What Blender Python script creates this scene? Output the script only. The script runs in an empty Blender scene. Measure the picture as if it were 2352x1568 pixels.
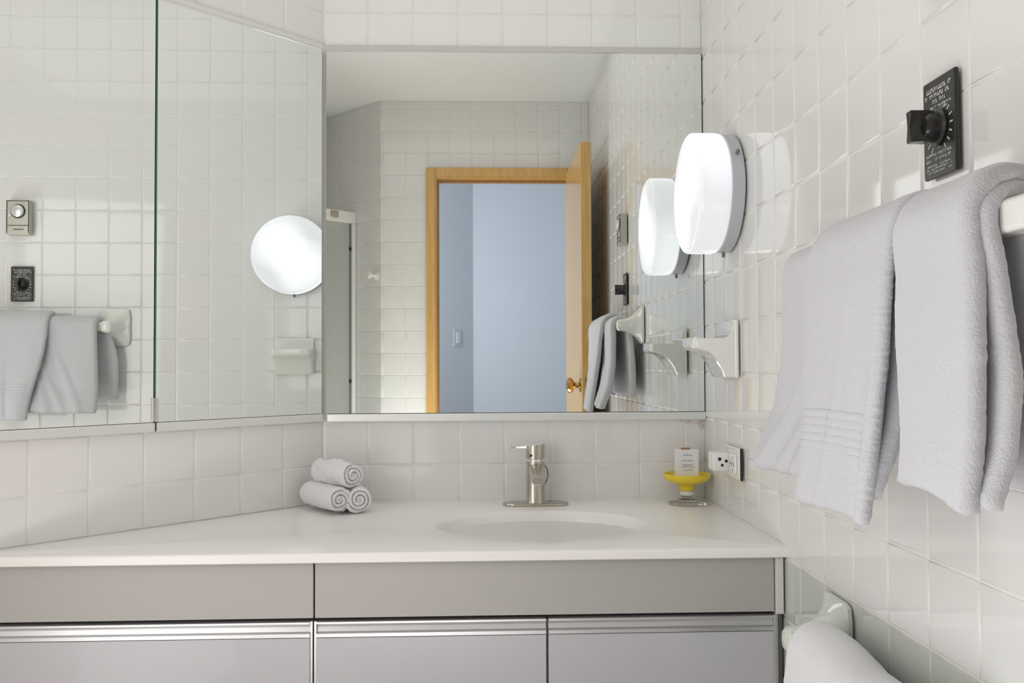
import bpy, math, random
from mathutils import Vector, Matrix, noise
R = random.Random(7)
C = bpy.context.collection
scn = bpy.context.scene
S = 0.108            # one wall-tile pitch in metres; all shapes below are laid out in tile pitches
Z0 = 7.5             # counter top is 7.5 pitches above the floor
def V(x, y, z): return Vector((x*S, y*S, (z+Z0)*S))

# ---------------------------------------------------------------- camera, light, exposure
cd = bpy.data.cameras.new('camera'); cam = bpy.data.objects.new('camera', cd); C.objects.link(cam)
yaw, pitch, roll, F = .0366, .0262, -.0043, 2037.0
f_ = Vector((math.sin(yaw)*math.cos(pitch), math.cos(yaw)*math.cos(pitch), math.sin(pitch)))
r_ = Vector((math.cos(yaw), -math.sin(yaw), 0)); u_ = r_.cross(f_)
r2 = math.cos(roll)*r_ + math.sin(roll)*u_; u2 = -math.sin(roll)*r_ + math.cos(roll)*u_
M = Matrix((r2, u2, -f_)).transposed().to_4x4(); M.translation = V(-5.011, -19.611, 3.005)
cam.matrix_world = M
cd.sensor_width = 36; cd.lens = F/2352*36; cd.clip_start = .02; cd.clip_end = 50
scn.camera = cam
w = bpy.data.worlds.new('world'); scn.world = w; w.use_nodes = True
w.node_tree.nodes['Background'].inputs[0].default_value = (.75, .82, 1, 1)
w.node_tree.nodes['Background'].inputs[1].default_value = .3
scn.view_settings.view_transform = 'Standard'; scn.view_settings.look = 'None'
scn.view_settings.gamma = 1; scn.view_settings.use_curve_mapping = False
scn.view_settings.exposure = 0.13
scn.cycles.use_denoising = True
scn.cycles.max_bounces = 14; scn.cycles.diffuse_bounces = 6; scn.cycles.glossy_bounces = 8; scn.cycles.transmission_bounces = 8
scn.cycles.sample_clamp_indirect = 4.0
def area(name, loc, target, sx, sy, power, color):
    l = bpy.data.lights.new(name, 'AREA'); l.shape = 'RECTANGLE'; l.size = sx; l.size_y = sy; l.energy = power; l.color = color
    o = bpy.data.objects.new(name, l); C.objects.link(o); o.location = loc
    o.rotation_euler = (target-loc).to_track_quat('-Z', 'Y').to_euler(); return o
area('ceiling_fill_light', V(-6.3, -7.6, 14.9), V(-6.3, -7.6, 0), 1.25, 1.35, 2.5, (1, .99, .985))  # added soft room fill below the ceiling, no fixture known there
area('upward_fill_light', V(-7.0, -16.5, -3.6), V(-7.0, -16.49, 14), .6, .6, 8, (1, 1, 1))   # added fill aimed up to brighten ceiling and far wall, no known source
area('side_fill_light', V(-13.5, -12.0, 2.4), V(-13.5+9.4, -12.0+4.4, 2.2), .9, 1.7, 10, (1, .99, .995))  # added fill from the left side, there is no window behind it
area('hall_window_light', V(-12.9, -26.6, 6), V(-2, -34.5, 4), 1.2, 1.5, 24, (.86, .91, 1))
SCONCE_GLOW = 1.25

# ---------------------------------------------------------------- materials
def mat(name, col, rough=.5, metal=0, coat=0, noise_=None, bump=None, spec=.5, **kw):
    m = bpy.data.materials.new(name); m.use_nodes = True; nt = m.node_tree; b = nt.nodes['Principled BSDF']
    b.inputs['Base Color'].default_value = (*col, 1); b.inputs['Roughness'].default_value = rough
    b.inputs['Metallic'].default_value = metal; b.inputs['Coat Weight'].default_value = coat
    b.inputs['Specular IOR Level'].default_value = spec
    for k, v in kw.items(): b.inputs[k].default_value = v
    tc = nt.nodes.new('ShaderNodeTexCoord')
    if noise_:
        sc, amt = noise_[0], noise_[1]
        n = nt.nodes.new('ShaderNodeTexNoise'); n.inputs['Scale'].default_value = sc; n.inputs['Detail'].default_value = 3
        mp = nt.nodes.new('ShaderNodeMapping'); mp.inputs['Scale'].default_value = noise_[2] if len(noise_) > 2 else (1, 1, 1)
        nt.links.new(tc.outputs['Object'], mp.inputs[0]); nt.links.new(mp.outputs[0], n.inputs['Vector'])
        mx = nt.nodes.new('ShaderNodeMix'); mx.data_type = 'RGBA'
        mx.inputs[6].default_value = (*[c*(1-amt) for c in col], 1); mx.inputs[7].default_value = (*[min(1, c*(1+amt)) for c in col], 1)
        nt.links.new(n.outputs['Fac'], mx.inputs[0]); nt.links.new(mx.outputs[2], b.inputs['Base Color'])
    if bump:
        n2 = nt.nodes.new('ShaderNodeTexNoise'); n2.inputs['Scale'].default_value = bump[0]; n2.inputs['Detail'].default_value = 2
        nt.links.new(tc.outputs['Object'], n2.inputs['Vector'])
        bp = nt.nodes.new('ShaderNodeBump'); bp.inputs['Strength'].default_value = bump[1]; bp.inputs['Distance'].default_value = bump[2]
        nt.links.new(n2.outputs['Fac'], bp.inputs['Height']); nt.links.new(bp.outputs[0], b.inputs['Normal'])
    return m
def tile_mat(name, a, b_):
    m = mat(name, a, .07, spec=.62, bump=(7, .07, .004)); nt = m.node_tree; b = nt.nodes['Principled BSDF']
    oi = nt.nodes.new('ShaderNodeObjectInfo'); mx = nt.nodes.new('ShaderNodeMix'); mx.data_type = 'RGBA'
    mx.inputs[6].default_value = (*a, 1); mx.inputs[7].default_value = (*b_, 1)
    nt.links.new(oi.outputs['Random'], mx.inputs[0]); nt.links.new(mx.outputs[2], b.inputs['Base Color'])
    return m
TILE = tile_mat('glazed_tile', (.77, .756, .745), (.752, .76, .74))
TILE_LOW = tile_mat('glazed_tile_low', (.58, .60, .56), (.56, .58, .54))  # low right-wall tiles, darker and slightly greener than the rest
GROUT = mat('grout', (.80, .79, .76), .6, noise_=(60, .04))
PAINT = mat('ceiling_paint', (.78, .79, .775), .7, bump=(120, .15, .001))
TRIMM = mat('top_trim_paint', (.55, .54, .51), .4, noise_=(20, .02))
CERAM = mat('white_ceramic', (.80, .80, .76), .06, coat=.4)
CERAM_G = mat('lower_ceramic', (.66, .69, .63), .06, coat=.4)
MARBLE = mat('cultured_marble', (.88, .862, .84), .26, noise_=(3, .02), coat=.08)
APRON = mat('apron_laminate', (.46, .445, .425), .45, noise_=(40, .02))
DOORM = mat('door_laminate', (.56, .555, .59), .3, coat=.2, noise_=(5, .015))
BODYM = mat('cabinet_body', (.70, .70, .68), .4, noise_=(20, .02))
ALU = mat('brushed_aluminium', (.74, .74, .75), .38, 1, noise_=(20, .06, (1, 1, 30)))
ALU_W = mat('pale_satin_metal', (.80, .81, .78), .28, .55, noise_=(20, .03))
DARK = mat('shadow_gap_black', (.02, .02, .02), .6, noise_=(30, .1))
GREY = mat('dark_grey_strip', (.16, .16, .16), .4, noise_=(30, .1))
NICKEL = mat('brushed_nickel', (.56, .53, .46), .24, 1, noise_=(30, .08, (1, 1, .1)))
CHROME = mat('polished_chrome', (.85, .84, .82), .06, 1, noise_=(30, .02))
BLACKP = mat('black_plastic', (.018, .017, .016), .22, noise_=(60, .1))
PLATEB = mat('black_plate', (.026, .025, .024), .3, noise_=(60, .1))
PRINT = mat('white_print', (.62, .62, .60), .5, noise_=(900, .25))
PLAST = mat('white_plastic', (.80, .80, .77), .25, noise_=(30, .02))
BEIGEM = mat('beige_metal', (.50, .49, .43), .3, .4, noise_=(40, .04))
BRASS = mat('aged_brass', (.55, .36, .14), .2, 1, noise_=(60, .1))
OAK = mat('honey_oak', (.62, .375, .115), .32, coat=.4, noise_=(14, .28, (6, 6, .5)))
OAKD = mat('honey_oak_dark', (.40, .22, .075), .35, coat=.3, noise_=(14, .28, (6, 6, .5)))
WALLB = mat('hall_paint_pale_blue', (.60, .64, .69), .7, noise_=(2, .02), bump=(160, .1, .001))
FLOORM = mat('floor_tile_beige', (.5, .47, .42), .3, noise_=(6, .05))
CARPET = mat('hall_carpet', (.40, .38, .35), .95, noise_=(200, .2))
YELLOW = mat('yellow_enamel', (.86, .64, .02), .22, coat=.3, noise_=(8, .04))
PAPER = mat('white_card', (.82, .82, .84), .5, noise_=(30, .02))
INK = mat('grey_ink', (.25, .26, .32), .6, noise_=(900, .3))
COPPER = mat('copper_brown_tab', (.40, .20, .08), .35, noise_=(50, .1))
GLASS = mat('clear_glass', (.97, .98, .97), .02, **{'Transmission Weight': 1.0, 'IOR': 1.18})
SHGLASS = mat('shower_glass', (.90, .93, .90), .05)
_nt = SHGLASS.node_tree; _tr = _nt.nodes.new('ShaderNodeBsdfTransparent'); _tr.inputs[0].default_value = (.93, .95, .93, 1)
_mx = _nt.nodes.new('ShaderNodeMixShader'); _mx.inputs[0].default_value = .14
_nt.links.new(_tr.outputs[0], _mx.inputs[1]); _nt.links.new(_nt.nodes['Principled BSDF'].outputs[0], _mx.inputs[2]); _nt.links.new(_mx.outputs[0], _nt.nodes['Material Output'].inputs[0])
LAMPB = mat('sconce_base_metal', (.50, .50, .53), .35, noise_=(30, .03))
GLASSE = mat('green_glass_edge', (.12, .30, .25), .15, coat=.5, noise_=(20, .2))
def terry(name, col):
    m = mat(name, col, .95, noise_=(900, .04), bump=(420, .4, .003), spec=.1, **{'Sheen Weight': .35, 'Sheen Roughness': .6})
    return m
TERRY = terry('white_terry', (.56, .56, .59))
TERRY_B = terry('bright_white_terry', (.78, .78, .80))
def mirror_mat():
    m = bpy.data.materials.new('silvered_mirror'); m.use_nodes = True; nt = m.node_tree; nt.nodes.clear()
    g = nt.nodes.new('ShaderNodeBsdfGlossy'); g.inputs['Roughness'].default_value = 0; g.inputs['Color'].default_value = (.89, .915, .895, 1)
    o = nt.nodes.new('ShaderNodeOutputMaterial'); nt.links.new(g.outputs[0], o.inputs[0]); return m
MIRROR = mirror_mat()
def lamp_mat():
    m = mat('opal_glass_lit', (.30, .30, .31), .12); nt = m.node_tree; b = nt.nodes['Principled BSDF']
    tc = nt.nodes.new('ShaderNodeTexCoord'); s = None                # two bulbs glow through the opal glass
    for p in ((-.05, -.035, .035), (-.05, .035, -.035)):
        d = nt.nodes.new('ShaderNodeVectorMath'); d.operation = 'DISTANCE'; d.inputs[1].default_value = p
        nt.links.new(tc.outputs['Object'], d.inputs[0])
        r = nt.nodes.new('ShaderNodeMapRange'); r.inputs[1].default_value = .02; r.inputs[2].default_value = .11
        r.inputs[3].default_value = .5; r.inputs[4].default_value = 0; nt.links.new(d.outputs['Value'], r.inputs[0])
        if s is None: s = r
        else:
            a = nt.nodes.new('ShaderNodeMath'); a.operation = 'ADD'
            nt.links.new(s.outputs[0], a.inputs[0]); nt.links.new(r.outputs[0], a.inputs[1]); s = a
    k = nt.nodes.new('ShaderNodeMath'); k.operation = 'MULTIPLY_ADD'; k.inputs[1].default_value = SCONCE_GLOW*.9; k.inputs[2].default_value = SCONCE_GLOW*.47
    nt.links.new(s.outputs[0], k.inputs[0]); nt.links.new(k.outputs[0], b.inputs['Emission Strength'])
    b.inputs['Emission Color'].default_value = (.95, .97, 1, 1); return m
LAMP = lamp_mat()

# ---------------------------------------------------------------- mesh helpers (tile units, world layout)
class MB:
    def __init__(s): s.v = []; s.f = []; s.m = []
    def add(s, vs, fs, mi=0):
        n = len(s.v); s.v += [Vector(v) for v in vs]; s.f += [tuple(i+n for i in f) for f in fs]; s.m += [mi]*len(fs); return s
    def box(s, x0, x1, y0, y1, z0, z1, mi=0):
        return s.add([(x, y, z) for z in (z0, z1) for y in (y0, y1) for x in (x0, x1)],
                     [(0, 2, 3, 1), (4, 5, 7, 6), (0, 1, 5, 4), (2, 6, 7, 3), (0, 4, 6, 2), (1, 3, 7, 5)], mi)
    def obox(s, O, u, n, a0, a1, d0, d1, z0, z1, mi=0):  # box in a wall frame: along u, out along n
        O, u, n = Vector(O), Vector(u), Vector(n); k = Vector((0, 0, 1))
        vs = [O+u*a+n*d+k*z for z in (z0, z1) for d in (d0, d1) for a in (a0, a1)]
        fs = [(0, 2, 3, 1), (4, 5, 7, 6), (0, 1, 5, 4), (2, 6, 7, 3), (0, 4, 6, 2), (1, 3, 7, 5)]
        if u.cross(n).z < 0: fs = [f[::-1] for f in fs]
        return s.add(vs, fs, mi)
    def loft(s, rings, cap=True, closed=True, mi=0):
        n = len(rings[0]); vs = [p for r in rings for p in r]; fs = []
        for i in range(len(rings)-1):
            for j in range(n if closed else n-1):
                a = i*n+j; b = i*n+(j+1) % n; fs.append((a, b, b+n, a+n))
        if cap: fs += [tuple(range(n))[::-1], tuple(range((len(rings)-1)*n, len(rings)*n))]
        return s.add(vs, fs, mi)
    def lathe(s, prof, O, axis=(0, 0, 1), seg=40, mi=0):
        O = Vector(O); a = Vector(axis).normalized(); e = a.orthogonal().normalized(); g = a.cross(e)
        rings = [[O+a*h+(e*math.cos(t)+g*math.sin(t))*max(r, 1e-4) for t in [2*math.pi*i/seg for i in range(seg)]] for r, h in prof]
        return s.loft(rings, mi=mi)
    def tube(s, pts, r, seg=10, mi=0):
        pts = [Vector(p) for p in pts]; rings = []; e = None
        for i, p in enumerate(pts):
            t = (pts[min(i+1, len(pts)-1)]-pts[max(i-1, 0)]).normalized()
            e = t.orthogonal().normalized() if e is None else (e-t*e.dot(t)).normalized()
            g = t.cross(e); rr = r[i] if isinstance(r, (list, tuple)) else r
            rings.append([p+(e*math.cos(k)+g*math.sin(k))*rr for k in [2*math.pi*j/seg for j in range(seg)]])
        return s.loft(rings, mi=mi)
    def build(s, name, mats, parent=None, smooth=False, bevel=0, seg=2, angle=None):
        me = bpy.data.meshes.new(name); base = ORG.get(parent.name, Vector((0, 0, 0))) if parent else Vector((0, 0, 0))
        org = None
        if parent is None:
            lo = [min(v[i] for v in s.v) for i in range(3)]; hi = [max(v[i] for v in s.v) for i in range(3)]
            org = V((lo[0]+hi[0])/2, (lo[1]+hi[1])/2, lo[2]); base = org
        me.from_pydata([V(*v)-base for v in s.v], [], s.f); me.update()
        for m in (mats if isinstance(mats, (list, tuple)) else [mats]): me.materials.append(m)
        me.polygons.foreach_set('material_index', s.m)
        o = bpy.data.objects.new(name, me); C.objects.link(o)
        if parent: o.parent = parent
        else: o.location = org
        ORG[o.name] = base
        if smooth:
            me.polygons.foreach_set('use_smooth', [True]*len(me.polygons))
            if smooth != 'full': me.set_sharp_from_angle(angle=math.radians(angle or 38))
        if bevel:
            b = o.modifiers.new('bevel', 'BEVEL'); b.width = bevel*S; b.segments = seg; b.limit_method = 'ANGLE'; b.angle_limit = math.radians(40)
            b.harden_normals = False
        return o
ORG = {}
def tag(o, label=None, cat=None, group=None, kind=None):
    for k, v in (('label', label), ('category', cat), ('group', group), ('kind', kind)):
        if v: o[k] = v
    return o
def empty(name, p, label, cat, group=None):
    o = bpy.data.objects.new(name, None); C.objects.link(o); o.location = V(*p); o.empty_display_size = .05; ORG[o.name] = V(*p)
    return tag(o, label, cat, group)

# ---------------------------------------------------------------- the room
W = 8.4435
LD = Vector((-.69615, -.7179, 0)); LN = Vector((.7179, -.69615, 0)); P0 = Vector((-W, 0, 0))
LEND = 8.0; PL = P0+LD*LEND                       # far end of the slanted wall
YF = -20.511; C1 = Vector((-9.423, YF, 0)); E1 = Vector((-.70711, -.70711, 0)); EN = Vector((-.70711, .70711, 0))
ZC = 14.94; ZB = -Z0; TH = .5
t1 = (PL.x-C1.x)/E1.x; C2 = C1+E1*t1
def slab(name, O, u, n, a0, a1, z0=ZB, z1=ZC, m=GROUT, th=TH, holes=()):
    b = MB()
    if not holes: b.obox(O, u, n, a0, a1, -th, 0, z0, z1)
    else:
        h = holes[0]; b.obox(O, u, n, a0, h[0], -th, 0, z0, z1); b.obox(O, u, n, h[1], a1, -th, 0, z0, z1); b.obox(O, u, n, h[0], h[1], -th, 0, h[2], z1)
    o = b.build(name, m); 
    # keep the wall's own origin at the scene origin so tiles can be placed in world metres
    off = o.location.copy(); o.data.transform(Matrix.Translation(off)); o.location = (0, 0, 0); ORG[o.name] = Vector((0, 0, 0))
    return tag(o, kind='structure')
tile_cache = {}
def tile_mesh(wd, ht):
    key = (round(wd, 3), round(ht, 3))
    if key in tile_cache: return tile_cache[key]
    w2, h2 = wd*S/2-.0008, ht*S/2-.0008; rings = []
    for ins, d in ((0, 0), (.0002, .0034), (.0009, .0044), (.0022, .0048), (.0050, .0049)):
        a, b = w2-ins, h2-ins; rings.append([(-a, -d, -b), (a, -d, -b), (a, -d, b), (-a, -d, b)])
    vs = [p for r in rings for p in r]; fs = []
    for i in range(4):
        for j in range(4): fs.append((i*4+j, i*4+(j+1) % 4, (i+1)*4+(j+1) % 4, (i+1)*4+j))
    fs.append((16, 17, 18, 19))
    me = bpy.data.meshes.new('tile'); me.from_pydata(vs, [], fs); me.update()
    me.polygons.foreach_set('use_smooth', [True]*len(me.polygons)); me.materials.append(TILE)
    tile_cache[key] = me; return me
low_cache = {}
def tiles(wall, O, u, n, us, zs, skip=None, single=None, low=None):
    """one object per tile (part of the wall); those for which single() is false are joined into one stuff part"""
    O, u, n = Vector(O), Vector(u), Vector(n); rest_v = []; rest_f = []; rt = Matrix((u, -n, Vector((0, 0, 1)))).transposed()
    for i in range(len(us)-1):
        for j in range(len(zs)-1):
            a0, a1, z0, z1 = us[i], us[i+1], zs[j], zs[j+1]
            if a1-a0 < .06 or z1-z0 < .06 or (skip and skip(a0, a1, z0, z1)): continue
            c = O+u*((a0+a1)/2); me = tile_mesh(a1-a0, z1-z0)
            R3 = rt @ Matrix.Rotation(R.gauss(0, .0009), 3, 'X') @ Matrix.Rotation(R.gauss(0, .0009), 3, 'Z')
            T4 = R3.to_4x4(); T4.translation = V(c.x, c.y, (z0+z1)/2)+n*(-.0037+R.uniform(0, .0002))
            if single is None or single(a0, a1, z0, z1):
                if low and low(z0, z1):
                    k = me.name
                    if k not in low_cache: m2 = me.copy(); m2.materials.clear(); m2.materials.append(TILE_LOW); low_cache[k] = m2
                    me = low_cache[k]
                o = bpy.data.objects.new('tile', me); C.objects.link(o); o.parent = wall; o.matrix_local = T4
            else:
                b = len(rest_v); rest_v += [T4 @ v.co for v in me.vertices]; rest_f += [tuple(b+q for q in p.vertices) for p in me.polygons]
    if rest_v:
        me = bpy.data.meshes.new('tiles'); me.from_pydata(rest_v, [], rest_f); me.update(); me.materials.append(TILE)
        me.polygons.foreach_set('use_smooth', [True]*len(me.polygons))
        o = bpy.data.objects.new('tile_field', me); C.objects.link(o); o.parent = wall; tag(o, kind='stuff')
def joints(lo, hi, ph):
    k = math.ceil(lo-ph+1e-6); out = [lo]
    while ph+k < hi-1e-6: out.append(ph+k); k += 1
    return out+[hi]
Z1 = .8175
XR = Vector((0, 0, 0))
wall_right = slab('wall_right', XR, (0, -1, 0), (-1, 0, 0), -.5, -YF)
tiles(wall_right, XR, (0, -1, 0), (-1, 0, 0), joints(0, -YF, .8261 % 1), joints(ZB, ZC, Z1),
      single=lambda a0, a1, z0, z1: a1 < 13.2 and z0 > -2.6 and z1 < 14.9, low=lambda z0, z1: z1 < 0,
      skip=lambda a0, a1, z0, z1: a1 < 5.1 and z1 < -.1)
wall_back = slab('wall_back', P0, (1, 0, 0), (0, -1, 0), -.35, W)
bx = joints(0, W, (W-.4633) % 1)
tiles(wall_back, P0, (1, 0, 0), (0, -1, 0), bx, [.0, Z1, 1.80])
tiles(wall_back, P0, (1, 0, 0), (0, -1, 0), bx, [10.07]+[Z1+k for k in (10, 11, 12, 13, 14)]+[ZC])
wall_left = slab('wall_left', P0, -LD, LN, -LEND, 0)
lx = sorted([-t for t in joints(0, LEND, 1.0101 % 1)])
tiles(wall_left, P0, -LD, LN, lx, [.0, Z1, 1.78])
tiles(wall_left, P0, -LD, LN, lx, [10.07]+[Z1+k for k in (10, 11, 12, 13, 14)]+[ZC])
HX0, HX1, HZ = -7.30, -.62, 11.8                      # rough door opening
wall_far = slab('wall_front', (0, YF, 0), (-1, 0, 0), (0, 1, 0), -.5, -C1.x-.0, holes=[(-HX1, -HX0, HZ)])
tiles(wall_far, (0, YF, 0), (-1, 0, 0), (0, 1, 0), joints(0, -C1.x, .3154), joints(0, ZC, .566),
      skip=lambda a0, a1, z0, z1: (a0+a1)/2 > .5 and (a0+a1)/2 < 7.45 and (z0+z1)/2 < 11.9)
wall_diag = slab('wall_front_left', C1, E1, EN, 0, t1)
tiles(wall_diag, C1, E1, EN, joints(0, t1, .2), joints(0, ZC, .566))
wall_side = slab('wall_side', PL, (0, 1, 0), (1, 0, 0), C2.y-PL.y, .2)
tiles(wall_side, PL, (0, 1, 0), (1, 0, 0), joints(C2.y-PL.y, 0, .3), joints(0, ZC, .566), single=lambda *a: False)
fl = MB().box(-16, .6, -26.5, .6, ZB-.5, ZB).build('floor', FLOORM); tag(fl, kind='structure')
ce = MB().box(-22, 8, -40, .6, ZC, ZC+.5).build('ceiling', PAINT); tag(ce, kind='structure')
st = mat('rust_stain', (.50, .33, .20), .5, noise_=(60, .2)); _n = st.node_tree
_t = _n.nodes.new('ShaderNodeTexNoise'); _t.inputs['Scale'].default_value = 45; _r = _n.nodes.new('ShaderNodeMapRange')
_r.inputs[1].default_value = .42; _r.inputs[2].default_value = .75; _r.inputs[4].default_value = .45
_n.links.new(_n.nodes['Texture Coordinate'].outputs['Object'], _t.inputs['Vector']); _n.links.new(_t.outputs['Fac'], _r.inputs[0]); _n.links.new(_r.outputs[0], _n.nodes['Principled BSDF'].inputs['Alpha'])
o_ = MB().add([(-.62, -.0155, 1.76), (-.03, -.0155, 1.76), (-.03, -.0155, 1.58), (-.10, -.0155, 1.50), (-.16, -.0155, 1.66), (-.5, -.0155, 1.70)], [(5, 4, 1, 0), (4, 3, 2, 1)]).build('rust_stain', st, wall_back)
# hall seen through the doorway, in the mirror
tag(MB().box(-22, 8, -40, -21.02, ZB-.5, ZB-.02).build('floor_hall', CARPET), kind='structure')
tag(MB().box(-5.39, 8, -35.3, -34.8, ZB, ZC).build('wall_hall_back', WALLB), kind='structure')
hd = Vector((-.70711, .70711, 0))
tag(MB().obox((-5.39, -34.8, 0), -hd, (.70711, .70711, 0), -9, 0, -.5, 0, ZB, ZC).build('wall_hall_slant', WALLB), kind='structure')
tag(MB().box(7.5, 8, -34.8, -21.0, ZB, ZC).build('wall_hall_right', WALLB), kind='structure')
tag(MB().box(-22, -14.2, -30, -29.5, ZB, ZC).build('wall_hall_left', WALLB), kind='structure')
tag(MB().box(.5, 8, -21.3, -21.02, ZB, ZC).build('wall_hall_front', WALLB), kind='structure')

# ---------------------------------------------------------------- door frame and door leaf
b = MB()
d1 = empty('door_frame', (-4, YF, ZB), 'golden oak door frame around the doorway, seen in the mirror', 'door frame')
yo = YF+.17
MB().box(-7.39, -6.98, YF+.05, yo, ZB, 11.89).build('casing', OAK, d1, bevel=.03)
MB().box(-1.00, -.55, YF+.05, yo, ZB, 11.89).build('casing', OAK, d1, bevel=.03)
MB().box(-6.98, -1.00, YF+.05, yo-.001, 11.50, 11.89).build('casing', OAK, d1, bevel=.03)
MB().box(-7.02, -6.92, YF-.5, YF+.1, ZB, 11.49).build('jamb', OAK, d1)
MB().box(-1.05, -.98, YF-.5, YF+.1, ZB, 11.49).build('jamb', OAK, d1)
MB().box(-6.92, -1.05, YF-.5, YF+.1, 11.40, 11.52).build('jamb', OAK, d1)
MB().box(-6.92, -6.82, YF-.45, YF-.25, ZB, 11.4).box(-6.82, -1.05, YF-.45, YF-.25, 11.27, 11.4).build('door_stop', OAKD, d1)
dl = empty('door_leaf', (-.9, YF+.1, ZB), 'oak door standing open against the right wall, seen in the mirror', 'door')
MB().box(-1.09, -.69, YF+.12, YF+6.02, ZB+.1, 11.6).build('panel', OAK, dl, bevel=.02)
kb = MB().lathe([(.0, 0), (.27, 0), (.27, .04), (.12, .08), (.10, .2), (.14, .26), (.27, .33), (.31, .42), (.26, .52), (.12, .57), (0, .58)], (-1.09, YF+5.55, 2.2), (-1, 0, 0), 32).build('knob', BRASS, dl, smooth=True)
MB().lathe([(0, 0), (.27, 0), (.27, .04), (.12, .08), (.10, .2), (.27, .33), (.31, .42), (.12, .55), (0, .56)], (-.69, YF+5.55, 2.2), (1, 0, 0), 24).build('knob', BRASS, dl, smooth=True)
MB().box(-.97, -.81, YF+6.02, YF+6.035, 1.9, 2.5).build('latch_plate', BRASS, dl)
for z in (9.9, 2.0, -5.5): MB().lathe([(0, 0), (.06, 0), (.06, .75), (0, .75)], (-.66, YF+.2, z), (0, 0, 1), 12).build('hinge', BRASS, dl, smooth=True)
# light switch on the slanted hall wall
hc = Vector((-6.34, -33.85, 0)); hu = Vector((.70711, -.70711, 0)); hn = Vector((.70711, .70711, 0))
sw = empty('light_switch', (hc.x, hc.y, 4.1), 'small light switch on the shaded hall wall, seen through the doorway', 'switch')
MB().obox(hc, hu, hn, -.33, .33, 0, .06, 4.1, 5.16).build('cover_plate', mat('switch_plate_grey', (.55, .57, .62), .3, noise_=(30, .02)), sw, bevel=.02)
MB().obox(hc, hu, hn, -.15, .15, .06, .11, 4.3, 4.96).build('rocker', mat('switch_rocker', (.70, .72, .78), .25, noise_=(30, .02)), sw, bevel=.02)

# ---------------------------------------------------------------- shower enclosure (seen in the mirror)
S0 = C1+E1*1.9; SU = Vector((-.70711, .70711, 0)); SN = Vector((.70711, .70711, 0))
sh = empty('shower_enclosure', (S0.x, S0.y, ZB), 'white framed shower door beside the slanted wall, at the mirror\'s left edge', 'shower')
L_ = 4.4
MB().obox(S0, SU, SN, .02, L_, -.2, .12, 9.56, 10.08).build('header_rail', PLAST, sh, bevel=.03)
MB().obox(S0, SU, SN, .03, .24, -.12, .12, ZB, 9.56).build('wall_post', PLAST, sh, bevel=.03)
MB().obox(S0, SU, SN, .24, .31, -.06, .02, ZB+.3, 9.52).build('seal_strip', GREY, sh)
MB().obox(S0, SU, SN, .31, L_-.05, -.03, .03, ZB+.3, 9.52).build('glass_panel', SHGLASS, sh)
MB().obox(S0, SU, SN, 1.05, 1.45, .12, .2, 9.72, 10.02).build('roller_bracket', mat('tan_bracket', (.42, .35, .28), .4, noise_=(30, .1)), sh, bevel=.03)
for z in (8.3, 2.2): MB().obox(S0, SU, SN, .27, .36, .02, .07, z, z+.15).build('bumper', BLACKP, sh)
MB().obox(S0, SU, SN, .02, L_, -.3, .15, ZB+.0, ZB+.3).build('sill', PLAST, sh, bevel=.03)
hk = C1+E1*.32
MB().lathe([(0, 0), (.2, 0), (.2, .05), (.08, .1), (.07, .25), (.16, .36), (.17, .42), (.1, .48), (0, .5)], (hk.x, hk.y, 7.05), EN, 24).build('robe_hook', CERAM, smooth=True)
tag(bpy.data.objects['robe_hook'], 'small round white robe hook on the slanted tiled wall, seen in the mirror', 'hook')

# ---------------------------------------------------------------- mirrors
bm = empty('wall_mirror', (-4.2, -.05, 1.8), 'large frameless mirror on the back wall above the sink', 'mirror')
def mirror_box(name, parent, O, u, n, a0, a1, d0, d1, z0, z1):
    b = MB(); b.obox(O, u, n, a0, a1, d0, d1, z0, z1); o = b.build(name, [GLASSE, MIRROR], parent)
    for p in o.data.polygons:
        if p.normal.dot(Vector(n)) > .9: p.material_index = 1
    return o
mirror_box('mirror_glass', bm, P0, (1, 0, 0), (0, -1, 0), .082, W-.035, .03, .10, 1.96, 9.93)
MB().box(-8.34, -.01, -.13, 0, 1.775, 1.945).build('bottom_track', ALU_W, bm, bevel=.015)
MB().box(-8.34, -.01, -.09, 0, 9.955, 10.06).build('top_trim', TRIMM, bm, bevel=.01)
MB().box(-8.34, -.01, -.10, -.0, 9.935, 9.95).build('top_bead', CHROME, bm)
MB().box(-.033, -.012, -.1, 0, 1.95, 9.93).build('edge_gap', DARK, bm)
mc = empty('mirror_cabinet', (P0.x+LD.x*4, P0.y+LD.y*4, 1.8), 'mirrored cabinet with two frameless doors along the slanted left wall', 'mirror cabinet')
u = -LD
mirror_box('mirror_door', mc, P0, u, LN, -3.845, -.125, .03, .115, 1.965, 9.93)
mirror_box('mirror_door', mc, P0, u, LN, -7.9, -3.875, .02, .072, 1.965, 9.93)
MB().obox(P0, u, LN, -3.835, -.11, 0, .15, 1.79, 1.955).build('bottom_track', ALU_W, mc, bevel=.015)
MB().obox(P0, u, LN, -7.9, -3.865, 0, .14, 1.79, 1.955).build('bottom_track', ALU_W, mc, bevel=.015)
MB().obox(P0, u, LN, -3.865, -3.835, 0, .1, 1.79, 1.955).build('track_gap', DARK, mc)
MB().obox(P0, u, LN, -7.9, -.1, 0, .12, 9.955, 10.06).build('top_trim', BODYM, mc, bevel=.01)
MB().obox(P0, u, LN, -7.9, -.1, 0, .13, 9.93, 9.95).build('top_bead', CHROME, mc)
MB().obox(P0, u, LN, -.122, -.11, 0, .07, 1.95, 9.93).build('edge_gap', DARK, mc)
MB().obox(P0, u, LN, -3.885, -3.80, .115, .15, 1.97, 2.42).obox(P0, u, LN, -3.885, -3.85, .072, .15, 1.97, 2.42).build('door_pull', ALU, mc, bevel=.008)
MB().obox(P0, u, LN, -3.875, -3.848, .0, .03, 1.965, 9.93).build('edge_gap', DARK, mc)

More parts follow.
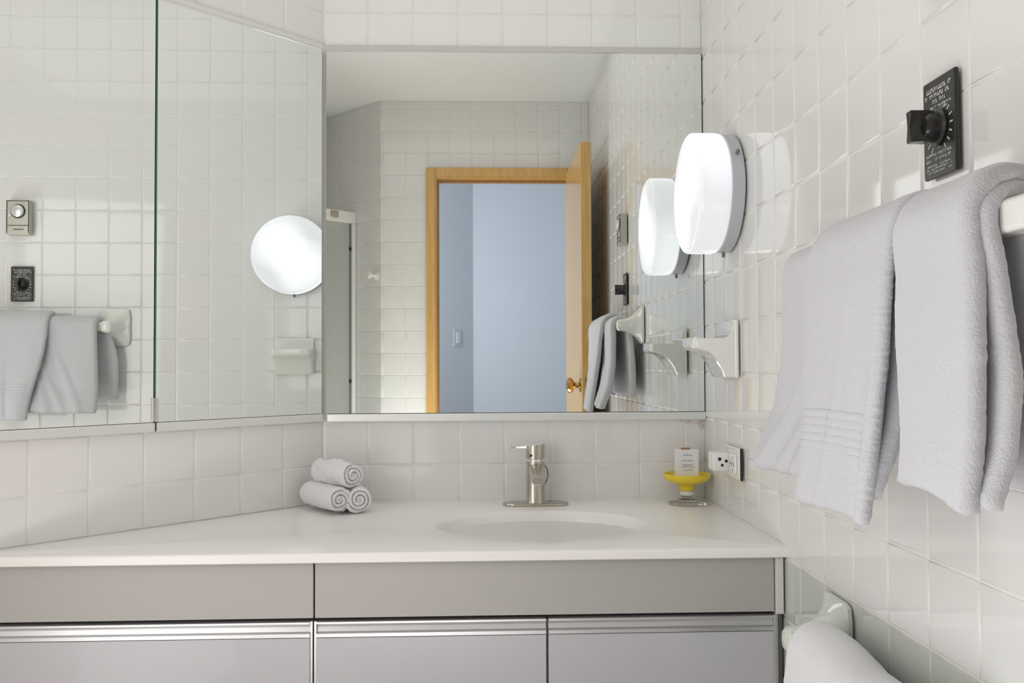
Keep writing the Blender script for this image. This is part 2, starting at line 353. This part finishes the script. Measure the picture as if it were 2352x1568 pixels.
# ---------------------------------------------------------------- countertop with integral basin
YC = -5.22
ecx, ecy, ea, eb = -3.86, -2.76, 1.96, 1.46
tl = -YC/.7179-.02
poly = [(-.012, -.012), (-W+.03, -.012), (-W-.69615*tl, YC), (-.012, YC)]
def hit(ang):
    dx, dy = math.cos(ang), math.sin(ang); best = None
    for i in range(4):
        x0, y0 = poly[i]; x1, y1 = poly[(i+1) % 4]; ex, ey = x1-x0, y1-y0; den = dx*ey-dy*ex
        if abs(den) < 1e-9: continue
        t = ((x0-ecx)*ey-(y0-ecy)*ex)/den; s_ = ((x0-ecx)*dy-(y0-ecy)*dx)/den
        if t > 0 and -1e-6 <= s_ <= 1+1e-6 and (best is None or t < best): best = t
    return ecx+dx*best, ecy+dy*best
angs = sorted([2*math.pi*i/120 for i in range(120)]+[math.atan2(y-ecy, x-ecx) % (2*math.pi) for x, y in poly])
outer = [hit(a) for a in angs]
def er(a, k): # ellipse point in direction a
    r = 1/math.sqrt((math.cos(a)/ea)**2+(math.sin(a)/eb)**2)*k; return ecx+r*math.cos(a), ecy+r*math.sin(a)
rings = []
for k, z in ((.05, -1.32), (.3, -1.30), (.55, -1.18), (.75, -.92), (.88, -.55), (.95, -.22), (.985, -.07), (1.01, -.015), (1.04, 0)):
    rings.append([(*er(a, k), z) for a in angs])
rings.append([(x, y, 0) for x, y in [(ox+(.05 if False else 0), oy+(.045 if abs(oy-YC) < 1e-3 else 0)) for ox, oy in outer]])
rings.append([(x, y+(.015 if abs(y-YC) < 1e-3 else 0), -.012) for x, y in outer])
rings.append([(x, y, -.045) for x, y in outer]); rings.append([(x, y, -.15) for x, y in outer])
rings.append([(x+(ecx-x)*.01, y+(ecy-y)*.01, -.165) for x, y in outer])
cb = MB(); cb.loft(rings, cap=False); n_ = len(angs); cb.f.append(tuple(range(n_))[::-1]); cb.m.append(0)
cb.f = [f[::-1] for f in cb.f]
ct = empty('countertop', (-6, -2.6, -.17), 'off-white cultured marble vanity top with a recessed oval basin', 'countertop')
cb.build('counter_slab', MARBLE, ct, smooth=True, angle=50)
bpy.data.objects['counter_slab'].data.flip_normals() if False else None
MB().lathe([(0, 0), (.2, 0), (.2, .03), (.14, .04), (0, .045)], (ecx, ecy, -1.31), (0, 0, 1), 28).build('drain', CHROME, ct, smooth=True)
MB().tube([(-W+.05, -.02, .01), (-.03, -.02, .01), (-.022, -5.15, .01)], .022, 8).build('caulk_bead', PLAST, ct, smooth=True)

# ---------------------------------------------------------------- vanity cabinets
def cab(x0, x1, label, ndoors, xl=None):
    e = empty('vanity_cabinet', ((x0+x1)/2, -5.0, ZB), label, 'cabinet', 'vanity base cabinets')
    bk = -.3 if xl is None else -4.0
    MB().box(x0+.01, x1-.01, -4.93, bk, ZB+.8, -.2).build('carcass', BODYM, e)
    MB().box(x0+.02, x1-.02, -4.7, bk, ZB, ZB+.8).build('plinth', GREY, e)
    MB().box(x0+.012, x1-.012, -5.09, -4.93, -1.065, -.17).build('apron_panel', APRON, e, bevel=.006)
    MB().box(x0+.012, x1-.012, -4.99, -4.93, -1.16, -1.065).build('shadow_gap', DARK, e)
    wd = (x1-x0)/ndoors
    for i in range(ndoors):
        a0, a1 = x0+i*wd+.02, x0+(i+1)*wd-.02
        if i == 0: a0 += .03
        if i == ndoors-1: a1 -= .03
        d = MB().box(a0, a1, -5.17, -4.95, ZB+.9, -1.36).build('door', DOORM, e, bevel=.008)
        pr = [(-5.185, -1.105), (-5.185, -1.135), (-5.12, -1.145), (-5.10, -1.20), (-5.12, -1.27), (-5.185, -1.29), (-5.185, -1.345), (-4.95, -1.345), (-4.95, -1.105)]
        MB().loft([[(a0, y, z) for y, z in pr], [(a1, y, z) for y, z in pr]]).build('pull_channel', ALU, d, smooth=True, angle=30)
    for xx in (x0+.01, x1-.045): MB().box(xx, xx+.035, -5.15, -4.93, ZB+.9, -1.10).build('side_edging', ALU, e)
    return e
cab(-7.69, -.17, 'right-hand vanity cabinet under the basin, two flat pale doors below a grey panel', 2)
cab(-12.95, -7.695, 'left-hand vanity cabinet with one wide flat pale door under a grey panel', 1, 1)
fs_ = MB().box(-.165, -.045, -5.16, -4.9, -1.09, -.175).box(-.165, -.13, -5.1, -4.9, ZB+.2, -1.09).build('filler_strip', BODYM, bevel=.01)
tag(fs_, 'narrow pale filler strip between vanity cabinet and right wall', 'filler strip')
tag(MB().box(-.125, -.045, -5.05, -4.9, ZB+.02, -1.1).build('edge_strip', GREY), 'dark strip beside the right-hand vanity doors at the tiled wall', 'strip')

# ---------------------------------------------------------------- sconce
sy, sz = -2.21, 6.375
sc = empty('wall_sconce', (-.045, sy, sz), 'round drum wall light with glowing opal glass, on the right wall', 'wall light')
X0 = -.045
MB().lathe([(0, 0), (1.14, 0), (1.16, .02), (1.16, .24), (1.10, .255), (0, .255)], (X0, sy, sz), (-1, 0, 0), 72).build('base_ring', LAMPB, sc, smooth=True)
pf = [(0, .256), (1.13, .256), (1.165, .28), (1.185, .36), (1.185, .775)]
for i in range(1, 9):
    t = i/8*math.pi/2; pf.append((1.185-.085+.085*math.cos(t), .775+.075*math.sin(t)))
pf += [(.95, .872), (.8, .886), (.6, .9), (.4, .91), (.2, .915), (0, .916)]
MB().lathe(pf, (X0, sy, sz), (-1, 0, 0), 72).build('glass_shade', LAMP, sc, smooth=True, angle=60)
for a in (-90, 30, 150):
    yy, zz = sy+1.17*math.cos(math.radians(a)), sz+1.17*math.sin(math.radians(a))
    MB().lathe([(0, 0), (.035, 0), (.035, .07), (.02, .09), (0, .09)], (X0-.12, yy, zz), (0, math.cos(math.radians(a)), math.sin(math.radians(a))), 12).build('clip_screw', GREY, sc, smooth=True)

# ---------------------------------------------------------------- soap dish, ceramic posts and bars
sd = empty('soap_dish', (-.04, -2.22, 2.73), 'white ceramic soap shelf with curved bracket on the right wall near the mirror corner', 'soap dish')
pl = MB().box(-.13, -.045, -2.82, -1.61, 2.73, 3.86).build('back_plate', CERAM, sd, bevel=.04, seg=4)
prof = [(-.10, 3.80), (-.15, 3.80), (-.17, 3.70), (-.19, 3.60), (-.24, 3.53), (-.34, 3.50), (-.86, 3.50), (-.90, 3.48), (-.91, 3.40), (-.90, 3.33), (-.87, 3.30), (-.66, 3.25), (-.54, 3.17), (-.43, 3.04), (-.35, 2.9), (-.29, 2.77), (-.27, 2.74), (-.10, 2.74)]
rr = []
for yy, k in ((-2.80, .0), (-2.78, .6), (-2.70, 1.0), (-2.45, 1.0), (-2.0, 1.0), (-1.74, 1.0), (-1.66, .6), (-1.63, .0)):
    rr.append([(-.10+(x+.10)*(.93+.07*k), yy, 3.4+(z-3.4)*(.95+.05*k)) for x, z in prof])
MB().loft(rr).build('shelf', CERAM, sd, smooth=True, angle=45)
MB().box(-.90, -.83, -2.76, -1.66, 3.46, 3.53).build('lip', CERAM, sd, bevel=.03, seg=3)
def post(name_parent, yc, zc, m, xb=-.63):
    rings = []
    N = 32
    for x, hy, hz, e in ((-.045, .47, .58, 9), (-.10, .47, .58, 9), (-.118, .455, .565, 7), (-.16, .40, .50, 3.4), (-.22, .335, .42, 2.6), (-.30, .27, .335, 2.4), (-.40, .22, .265, 2.5), (-.50, .195, .215, 2.8), (xb, .18, .185, 3), (xb-.13, .17, .175, 3), (xb-.18, .12, .125, 2.6), (xb-.195, .03, .03, 2.5)):
        ring = []
        for i in range(N):
            t = 2*math.pi*i/N; c, s_ = math.cos(t), math.sin(t)
            k = (abs(c)**e+abs(s_)**e)**(-1/e); ring.append((x, yc+hy*c*k, zc+hz*s_*k))
        rings.append(ring)
    return MB().loft(rings).build('post', m, name_parent, smooth=True, angle=45)
def bar_rail(label, yc0, yc1, zc, m, grp=None):
    e = empty('towel_bar', (-.045, (yc0+yc1)/2, zc-.58), label, 'towel bar', grp)
    post(e, yc0, zc, m); post(e, yc1, zc, m)
    MB().box(-.76, -.5, yc1, yc0, zc-.14, zc+.14).build('rail', m, e, bevel=.05, seg=4)
    return e
bar_rail('white ceramic towel bar on the right wall under the black timer, holding two towels', -7.62, -13.5, 4.2, CERAM)
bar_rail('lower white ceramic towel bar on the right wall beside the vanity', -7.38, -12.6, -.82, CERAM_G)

# ---------------------------------------------------------------- towels
def sheet(b, prof, y0f, y1f, ny, wr, thick, seed):
    """closed slab of cloth: prof = list of (x,z,tag) centreline; y0f/y1f(u) give its two side edges; wr(u,v,x,z)->(dx,dy,dz)"""
    n = len(prof); ctr = []
    for i in range(n):
        u = i/(n-1); a = y0f(u); c = y1f(u); row = []
        for j in range(ny):
            v = j/(ny-1); x, z = prof[i]; dx, dy, dz = wr(u, v, x, z); row.append(Vector((x+dx, a+(c-a)*v+dy, z+dz)))
        ctr.append(row)
    def nrm(i, j):
        a = ctr[min(i+1, n-1)][j]-ctr[max(i-1, 0)][j]; c = ctr[i][min(j+1, ny-1)]-ctr[i][max(j-1, 0)]
        return a.cross(c).normalized()
    K = 6; vs = []; idx = {}
    for i in range(n):
        for j in range(ny):
            nn = nrm(i, j); di = min(i, n-1-i); dj = min(j, ny-1-j)
            p = ctr[i][j]
            for side in (1, -1):
                q = p+nn*side*thick/2
                q += nn*side*.012*noise.noise(Vector((q.x*3+seed, q.y*3, q.z*2)))
                q += nn*side*.006*noise.noise(Vector((q.x*40+seed, q.y*40, q.z*40)))
                idx[(i, j, side)] = len(vs); vs.append(q)
    fs = []
    for i in range(n-1):
        for j in range(ny-1):
            fs.append((idx[i, j, 1], idx[i+1, j, 1], idx[i+1, j+1, 1], idx[i, j+1, 1]))
            fs.append((idx[i, j, -1], idx[i, j+1, -1], idx[i+1, j+1, -1], idx[i+1, j, -1]))
    ends = []
    def rim(path, outs):
        prev = None; first = None
        for (i, j), o in zip(path, outs):
            t, m_ = vs[idx[i, j, 1]], vs[idx[i, j, -1]]; c = (t+m_)/2; h = (t-m_)/2; ring = [idx[i, j, 1]]
            for a in (45, 90, 135):
                ra = math.radians(a); vs.append(c+h*math.cos(ra)+o*h.length*math.sin(ra)+o*.012*noise.noise(Vector((c.x*30, c.y*30+seed, c.z*30+a)))); ring.append(len(vs)-1)
            ring.append(idx[i, j, -1])
            if prev:
                for k in range(4): fs.append((prev[k], ring[k], ring[k+1], prev[k+1]))
            first = first or ring; prev = ring
        ends.append((first, prev))
    path = [(0, j) for j in range(ny)]; rim(path, [(ctr[0][j]-ctr[1][j]).normalized() for j in range(ny)])
    path = [(i, ny-1) for i in range(n)]; rim(path, [(ctr[i][-1]-ctr[i][-2]).normalized() for i in range(n)])
    path = [(n-1, j) for j in range(ny)][::-1]; rim(path, [(ctr[n-1][j]-ctr[n-2][j]).normalized() for j in range(ny)][::-1])
    path = [(i, 0) for i in range(n)][::-1]; rim(path, [(ctr[i][0]-ctr[i][1]).normalized() for i in range(n)][::-1])
    for q in range(4):
        a, c = ends[q][1], ends[(q+1) % 4][0]
        mid = [a[0]]+[0]*3+[a[4]]; cc = (vs[a[0]]+vs[a[4]])/2
        for k in (1, 2, 3):
            m0 = (vs[a[k]]+vs[c[k]])/2; vs.append(cc+(m0-cc)*1.35); mid[k] = len(vs)-1
        for A_, B_ in ((a, mid), (mid, c)):
            for k in range(4):
                f = [A_[k], B_[k], B_[k+1], A_[k+1]]; f = [v for i, v in enumerate(f) if v not in f[:i]]
                fs.append(tuple(f))
    b.add(vs, fs)
def drape(bx_, bz, r, front, back, nf=60, nb=44, na=18):
    """front/back: lists of (x,z) from the arch downwards"""
    def samp(pts, n):
        L = [0]
        for i in range(1, len(pts)): L.append(L[-1]+math.dist(pts[i], pts[i-1]))
        out = []
        for k in range(n):
            s_ = L[-1]*k/(n-1); i = max(1, next((q for q in range(1, len(L)) if L[q] >= s_-1e-9), len(L)-1)); t = (s_-L[i-1])/(L[i]-L[i-1])
            out.append((pts[i-1][0]*(1-t)+pts[i][0]*t, pts[i-1][1]*(1-t)+pts[i][1]*t))
        return out
    f = samp([(bx_-r, bz)]+front, nf); g = samp([(bx_+r*.8, bz)]+back, nb)
    arch = [(bx_-r*math.cos(math.pi*k/na)*(1 if k < na/2 else .8), bz+r*math.sin(math.pi*k/na)) for k in range(1, na)]
    p = f[::-1]+arch+g
    for _ in range(6): p = [p[0]]+[((p[i-1][0]+2*p[i][0]+p[i+1][0])/4, (p[i-1][1]+2*p[i][1]+p[i+1][1])/4) for i in range(1, len(p)-1)]+[p[-1]]
    return p
BX, BZ = -.63, 4.2
def smooth01(t): t = max(0, min(1, t)); return t*t*(3-2*t)
ta = MB()
def wrA(u, v, x, z):                       # lower front corner nearest the basin swings outward
    h = max(0, (4.2-z)/2.6) if x < -.60 else 0
    cr = sum(a*math.exp(-((v-c0-k_*(z-1.7))/.028)**2) for a, c0, k_ in ((.06, .12, .13), (.045, .26, .17), (.04, .40, .10))) if x < -.60 else 0
    return (-.05*h*math.sin(v*7+1)-.03*h*math.sin(v*17)-cr*min(1, h*1.6), -.10*h*(v-.5)+(.12*h*h*(1-v)), .05*v*h if x < -.60 else 0)
sheet(ta, drape(BX, BZ, .25, [(-.86, 3.8), (-.87, 3.0), (-.96, 2.35), (-1.2, 1.72)], [(-.38, 3.6), (-.33, 2.1)]),
      lambda u: -7.93+.45*smooth01((u-.5)*3), lambda u: -11.1, 60, wrA, .19, 3)
def wrB(u, v, x, z):
    h = max(0, (4.2-z)/2.6) if x < -.60 else 0
    band = -.013*smooth01((v-.02)/.08)*smooth01((.93-v)/.08)*math.cos(2*math.pi*(z-2.1)/.085) if x < BX and 2.08 < z < 2.46 else 0      # woven band above the hem
    fold = -.05*h*math.exp(-((v-.45-.12*(z-2))/.05)**2)-.04*h*math.exp(-((v-.75+.06*(z-2))/.06)**2)
    return (-.07*h*math.sin(v*6+.3)-.03*h*math.sin(v*13)+band+fold, .0, .03*math.sin(v*3)*h)
sheet(ta, drape(BX, BZ+.03, .40, [(-1.09, 3.8), (-1.15, 3.0), (-1.22, 2.4), (-1.34, 1.52)], [(-.2, 3.6), (-.17, 2.5)], nf=190),
      lambda u: -9.25-.42*smooth01(1-u*1.4), lambda u: -11.2, 60, wrB, .16, 8)
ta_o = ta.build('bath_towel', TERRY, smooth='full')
tag(ta_o, 'folded pale towel with a woven band hem, hanging nearest the mirror on the upper bar', 'towel')
tb = MB()
def wrC(u, v, x, z):
    h = max(0, (4.2-z)/2.6) if x < -.60 else 0
    return (-.04*h*math.sin(v*5), 0, -.10*h*v+.06*h*math.sin(v*4))
sheet(tb, drape(BX, BZ+.02, .36, [(-.97, 3.8), (-1.01, 3.0), (-1.05, 2.4), (-1.09, 1.98)], [(-.18, 3.6), (-.16, 2.2)]),
      lambda u: -11.36-.26*smooth01(1-u*2.6), lambda u: -12.5-.03*math.sin(u*9), 60, wrC, .20, 5)
sheet(tb, drape(BX, BZ, .235, [(-.80, 3.8), (-.74, 3.0), (-.80, 2.4), (-.93, 2.02)], [(-.37, 3.6), (-.36, 2.0)]),
      lambda u: -11.5, lambda u: -12.55-.05*math.sin(u*7+1), 50, wrC, .19, 9)
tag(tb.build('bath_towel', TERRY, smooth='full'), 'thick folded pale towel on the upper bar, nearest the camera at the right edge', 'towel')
tc_ = MB()
def wrD(u, v, x, z): return (.03*math.sin(v*9), 0, .035*math.sin(v*8+1)*math.exp(-((u-.5)/.3)**2))
sheet(tc_, drape(-.56, -.83, .34, [(-.95, -1.3), (-1.02, -2.2), (-1.05, -3.2)], [(-.23, -1.4), (-.21, -3.0)]),
      lambda u: -8.0, lambda u: -11.6, 50, wrD, .2, 21)
sheet(tc_, drape(BX, -.82, .17, [(-.85, -1.3), (-.88, -2.2), (-.9, -3.0)], [(-.42, -1.4), (-.4, -2.8)]),
      lambda u: -7.94, lambda u: -11.6, 50, wrD, .10, 25)
tag(tc_.build('hand_towel', TERRY_B, smooth='full'), 'white towel over the lower bar at the bottom right corner', 'towel')

# ---------------------------------------------------------------- timer, thermostat, outlet on the right wall
ty0, ty1, tz0, tz1 = -10.70, -10.04, 5.0, 6.07
tm = empty('timer_switch', (-.045, (ty0+ty1)/2, tz0), 'black wall timer plate with white print and a protruding black knob', 'timer')
XP = -.045
MB().box(XP-.055, XP, ty0, ty1, tz0, tz1).build('plate', PLATEB, tm, bevel=.02)
tyc = (ty0+ty1)/2; tzc = 5.54
pm = MB(); xf = XP-.0575
def lettering(b, yl, yr, z, h):                 # rows of small letter-like strokes; the print itself is illegible in the photo
    y = yl
    while y > yr:
        wd = R.uniform(.012, .026); st = R.choice((0, 1, 2))
        if R.random() > .14:
            b.box(xf, xf+.003, y-wd*.35, y, z, z+h)
            if st: b.box(xf, xf+.003, y-wd, y-wd*.35, z+(h*.6 if st == 1 else 0), z+(h if st == 1 else h*.35))
        y -= wd+.009
for yl, yr, z, h in ((-10.13, -10.60, 5.93, .048), (-10.10, -10.62, 5.865, .045), (-10.25, -10.50, 5.80, .045), (-10.14, -10.60, 5.745, .028), (-10.20, -10.55, 5.705, .025),
                     (-10.12, -10.28, 5.69, .02), (-10.11, -10.62, 5.235, .03), (-10.11, -10.58, 5.18, .03), (-10.13, -10.60, 5.12, .022), (-10.12, -10.62, 5.085, .022), (-10.15, -10.6, 5.05, .02)):
    lettering(pm, yl, yr, z, h)
for a in range(-60, 241, 20):
    if 75 < a < 105: continue
    ca, sa = math.cos(math.radians(a)), math.sin(math.radians(a)); r0, r1 = .225, .285
    p0 = (xf, tyc+ca*r0, tzc-.02+sa*r0); p1 = (xf, tyc+ca*r1, tzc-.02+sa*r1); nx = (-sa*.008, ca*.008)
    pm.add([(xf, p0[1]-nx[0], p0[2]-nx[1]), (xf, p1[1]-nx[0], p1[2]-nx[1]), (xf, p1[1]+nx[0], p1[2]+nx[1]), (xf, p0[1]+nx[0], p0[2]+nx[1])], [(0, 1, 2, 3)])
pm.box(xf, xf+.003, tyc-.008, tyc+.008, 5.30, 5.37)
pm.build('printing', PRINT, tm)
MB().lathe([(0, 0), (.2, 0), (.2, .03), (.165, .05), (.155, .15), (.12, .19), (0, .19)], (XP-.055, tyc, tzc-.02), (-1, 0, 0), 32).build('dial', BLACKP, tm, smooth=True)
kn = []
for x, hy, hz in ((XP-.15, .10, .15), (XP-.20, .085, .165), (XP-.28, .07, .165), (XP-.38, .055, .17), (XP-.385, .045, .16)):
    kn.append([(x, tyc+hy, tzc-.02-hz), (x, tyc+hy*.5, tzc-.02), (x, tyc+hy, tzc-.02+hz), (x, tyc-hy, tzc-.02+hz), (x, tyc-hy*.5, tzc-.02), (x, tyc-hy, tzc-.02-hz)])
MB().loft(kn).build('knob', BLACKP, tm, bevel=.01)
ty0, ty1, tz0, tz1 = -10.78, -10.08, 7.02, 8.08
th = empty('thermostat', (-.045, -10.43, 7.02), 'beige wall thermostat with a round dial, seen in the left mirror above the black timer', 'thermostat')
MB().box(XP-.22, XP, ty0+.0, ty1, tz0, tz1).build('case', BEIGEM, th, bevel=.02)
MB().box(XP-.235, XP-.22, ty0+.05, ty1-.03, tz0+.27, tz0+.285).box(XP-.235, XP-.22, ty0+.02, ty0+.035, tz0+.05, tz1-.05).box(XP-.235, XP-.22, ty1-.04, ty1-.025, tz0+.05, tz1-.03).box(XP-.235, XP-.22, ty0+.02, ty1-.025, tz1-.04, tz1-.025).build('seam_line', DARK, th)
MB().box(XP-.235, XP-.22, -10.56, -10.26, tz0+.15, tz0+.17).build('slot_mark', DARK, th)
dd = MB().lathe([(0, 0), (.215, 0), (.215, .015), (0, .015)], (XP-.22, -10.42, 7.73), (-1, 0, 0), 36).build('dial_bezel', DARK, th, smooth=True)
MB().lathe([(0, 0), (.185, 0), (.18, .06), (.15, .08), (0, .085)], (XP-.235, -10.42, 7.73), (-1, 0, 0), 36).build('dial', ALU_W, th, smooth=True)
MB().lathe([(0, 0), (.035, 0), (.035, .03), (0, .03)], (XP-.22, -10.66, 7.60), (-1, 0, 0), 14).build('indicator_lamp', PLAST, th, smooth=True)
ou = empty('wall_outlet', (-.045, -2.37, .78), 'white horizontal electrical outlet low on the right wall, behind the yellow dish', 'outlet')
MB().box(XP-.06, XP, -2.95, -1.80, .78, 1.40).build('cover_plate', CERAM, ou, bevel=.025, seg=3)
MB().box(XP-.05, XP-.0, -2.975, -2.952, .79, 1.40).build('shadow_edge', DARK, ou)
MB().box(XP-.10, XP-.06, -2.80, -2.40, .90, 1.28).build('receptacle', PLAST, ou, bevel=.02)
sl = MB()
for yy in (-2.70, -2.56): sl.box(XP-.104, XP-.10, yy-.012, yy+.012, 1.02, 1.12)
for yy, zz in ((-2.50, 1.07), (-2.63, .96), (-2.63, 1.19)): sl.box(XP-.104, XP-.10, yy-.018, yy+.018, zz-.018, zz+.018)
sl.build('slots', GREY, ou)
pg = empty('plug_adapter', (XP-.06, -2.1, .92), 'small white plug-in block with dark holes in the right wall outlet', 'plug')
MB().box(XP-.40, XP-.062, -2.33, -1.93, .90, 1.27).build('housing', PLAST, pg, bevel=.04, seg=3)
hb = MB()
for xx, zz, r in ((XP-.27, 1.14, .035), (XP-.14, 1.10, .03), (XP-.22, 1.02, .028)): hb.lathe([(0, 0), (r, 0), (r, .006), (0, .006)], (xx, -2.33, zz), (0, -1, 0), 14)
hb.build('socket_hole', BLACKP, pg)

# ---------------------------------------------------------------- faucet
fx, fy = -3.82, -.52
fa = empty('faucet', (fx, fy, 0), 'brushed nickel single-lever faucet with a wide oval base plate behind the basin', 'faucet')
pts = []
def stad(hx, hy, z, n=12):
    o = []
    for i in range(n+1): a = -math.pi/2+math.pi*i/n; o.append((fx+hx-hy+hy*math.cos(a), fy+hy*math.sin(a), z))
    for i in range(n+1): a = math.pi/2+math.pi*i/n; o.append((fx-hx+hy+hy*math.cos(a), fy+hy*math.sin(a), z))
    return o
MB().loft([stad(.70, .27, .004), stad(.71, .28, .03), stad(.70, .27, .055), stad(.66, .23, .062)]).build('base_plate', NICKEL, fa, smooth=True)
fb = MB(); rg = []
for z, r, dy in ((.06, .215, 0), (.08, .205, 0), (.5, .195, 0), (.80, .195, 0), (.93, .195, 0)):
    rg.append([(fx+r*math.cos(t), fy+dy+r*.95*math.sin(t), z) for t in [2*math.pi*i/36 for i in range(36)]])
fb.loft(rg); fb.build('body', NICKEL, fa, smooth=True)
sp = MB(); q = []
for yy, zc, hx, hz in ((fy-.05, .74, .16, .16), (fy-.3, .74, .155, .135), (fy-.7, .70, .145, .11), (fy-1.05, .66, .135, .09), (fy-1.12, .655, .12, .075)):
    q.append([(fx+hx*math.copysign(abs(math.cos(t))**.55, math.cos(t)), yy, zc+hz*math.copysign(abs(math.sin(t))**.55, math.sin(t))) for t in [2*math.pi*i/28 for i in range(28)]])
sp.loft(q).build('spout', NICKEL, fa, smooth=True)
MB().lathe([(0, 0), (.09, 0), (.09, .05), (.07, .06), (0, .06)], (fx, fy-.98, .60), (0, -.25, -1), 24).build('aerator', CHROME, fa, smooth=True)
MB().lathe([(0, 0), (.17, 0), (.165, .09), (0, .09)], (fx, fy, .93), (0, 0, 1), 30).build('collar', CHROME, fa, smooth=True)
hd_ = MB(); rg = []
for z, r in ((.99, .195), (1.0, .205), (1.25, .205), (1.29, .20)):
    rg.append([(fx+r*math.cos(t), fy+r*math.sin(t), z+(.03*math.cos(t) if z > 1.2 else 0)) for t in [2*math.pi*i/36 for i in range(36)]])
hd_.loft(rg)
hn_ = hd_.build('handle', NICKEL, fa, smooth=True)
lv = []
for x, hy, z0, z1 in ((fx+.17, .12, 1.27, 1.315), (fx+0, .15, 1.24, 1.30), (fx-.2, .14, 1.215, 1.28), (fx-.42, .11, 1.215, 1.255), (fx-.54, .085, 1.21, 1.24), (fx-.56, .06, 1.213, 1.232)):
    lv.append([(x, fy-hy, z0), (x, fy+hy, z0), (x, fy+hy, z1), (x, fy-hy, z1)])
MB().loft(lv).build('lever', CHROME, hn_, bevel=.012)
MB().lathe([(0, 0), (.03, 0), (.03, .012), (0, .012)], (fx-.1, fy-.178, 1.07), (-.5, -.87, 0), 14).build('index_dot', DARK, hn_)
MB().tube([(fx+.12, fy+.15, .86), (fx+.2, fy+.2, .84), (fx+.27, fy+.2, .74), (fx+.29, fy+.2, .62), (fx+.26, fy+.2, .5), (fx+.2, fy+.2, .40), (fx+.17, fy+.14, .3)], .012, 8).build('lift_rod_loop', GREY, fa, smooth=True)

# ---------------------------------------------------------------- yellow pedestal dish with a card
dx_, dy_ = -.56, -.62
ds = empty('pedestal_dish', (dx_, dy_, 0), 'small yellow pedestal dish on a clear glass foot in the counter corner', 'dish')
MB().lathe([(0, .005), (.40, .005), (.41, .02), (.39, .045), (.25, .07), (.13, .14), (.12, .2), (0, .2)], (dx_, dy_, 0), seg=48).build('glass_foot', GLASS, ds, smooth=True, angle=60)
MB().lathe([(0, .2), (.145, .2), (.15, .22), (.15, .285), (0, .285)], (dx_, dy_, 0), seg=40).build('collar', PLAST, ds, smooth=True)
MB().lathe([(0, .287), (.14, .287), (.155, .31), (.16, .38), (.20, .42), (.36, .47), (.47, .53), (.505, .60), (.512, .65), (.495, .655), (.475, .62), (.44, .555), (.34, .51), (.15, .49), (0, .485)], (dx_, dy_, 0), seg=56).build('bowl', YELLOW, ds, smooth=True, angle=60)
cdn = empty('soap_box', (dx_-.02, dy_, .5), 'small white printed box standing in the yellow dish', 'box')
bxo = MB().box(dx_-.25, dx_+.23, dy_-.11, dy_+.11, .515, 1.17).build('carton', PAPER, cdn, bevel=.008)
bp = MB(); yf_ = dy_-.1125
for z, wd in ((1.05, .10), (.93, .13), (.84, .10), (.80, .12), (.73, .09)):
    x = dx_-.01-wd
    while x < dx_-.01+wd:
        l = R.uniform(.012, .03); bp.box(x, x+l, yf_, yf_+.002, z, z+R.uniform(.012, .022)); x += l+.008
bp.build('printing', INK, cdn)
MB().box(dx_-.13, dx_+.07, dy_-.03, dy_+.03, 1.172, 1.205).build('tab', COPPER, cdn, bevel=.008)

# ---------------------------------------------------------------- rolled washcloths
def roll(name, c, axis, r, L, label, seed, flat=1.0, turn=0, grp='rolled washcloths on the counter'):
    e_ = MB(); A = Vector(axis).normalized(); up = Vector((0, 0, 1)); sd_ = A.cross(up).normalized(); up = sd_.cross(A)
    turns = 3.6; N = 150; th = r/turns*.98; nl = 26; path = []
    for i in range(N+1):
        t = i/N; rr = max(.03, r*(t**.9)-th*.4); a = turn+t*turns*2*math.pi; path.append((rr*math.cos(a), rr*math.sin(a)*flat, rr))
    rows = []
    for i, (px, pz, rr) in enumerate(path):
        a = Vector((px, pz)); tn = Vector((path[min(i+1, N)][0]-path[max(i-1, 0)][0], path[min(i+1, N)][1]-path[max(i-1, 0)][1])).normalized(); nn = Vector((tn.y, -tn.x))
        if nn.dot(a) < 0: nn = -nn
        hw = th*.44; ring = []
        for (s1, cap) in ((hw, 0),):
            pass
        loop = []
        for k in range(nl):                                    # outer side, end to end
            f = k/(nl-1); loop.append((f, hw))
        for d in (.5, .0, -.5): loop.append((1+.055*(1-d*d*1.2), hw*d*1.2))
        for k in range(nl): loop.append((1-k/(nl-1), -hw))
        for d in (-.5, 0, .5): loop.append((-.055*(1-d*d*1.2), hw*d*1.2))
        dome = .05*(1-(rr/r)**2)
        for f, o in loop:
            q = a+nn*o; fl_ = (f-.5)*L*(1+dome*1.0)
            p = Vector(c)+A*fl_+sd_*q.x+up*q.y
            nv = noise.noise(Vector((p.x*7+seed, p.y*7, p.z*7)))*.035+noise.noise(Vector((p.x*2.5+seed, p.y*2.5, p.z*2.5)))*.05+noise.noise(Vector((p.x*34+seed, p.y*34, p.z*34)))*.012
            p += (sd_*nn.x+up*nn.y)*nv*(1 if rr > r*.8 else .3)+A*(.05*noise.noise(Vector((i*.09+seed, f*2, 1)))); ring.append(p)
        rows.append(ring)
    e_.loft(rows)
    o = e_.build(name, TERRY_B, smooth='full'); return tag(o, label, 'towel', grp)
ax = (.60, -.80, 0)
roll('rolled_towel', (-8.22, -1.10, .305), ax, .30, 1.22, 'left of the two bottom rolled white washcloths beside the slanted wall', 1, flat=.97, turn=.6)
roll('rolled_towel', (-7.60, -1.02, .295), (.30, -.95, .0), .29, .95, 'right one of the two bottom rolled white washcloths', 2, turn=2.2)
roll('rolled_towel', (-7.98, -1.0, .775), (.66, -.75, .0), .30, 1.12, 'rolled white washcloth lying on top of the other two', 3, flat=.93, turn=4.0)
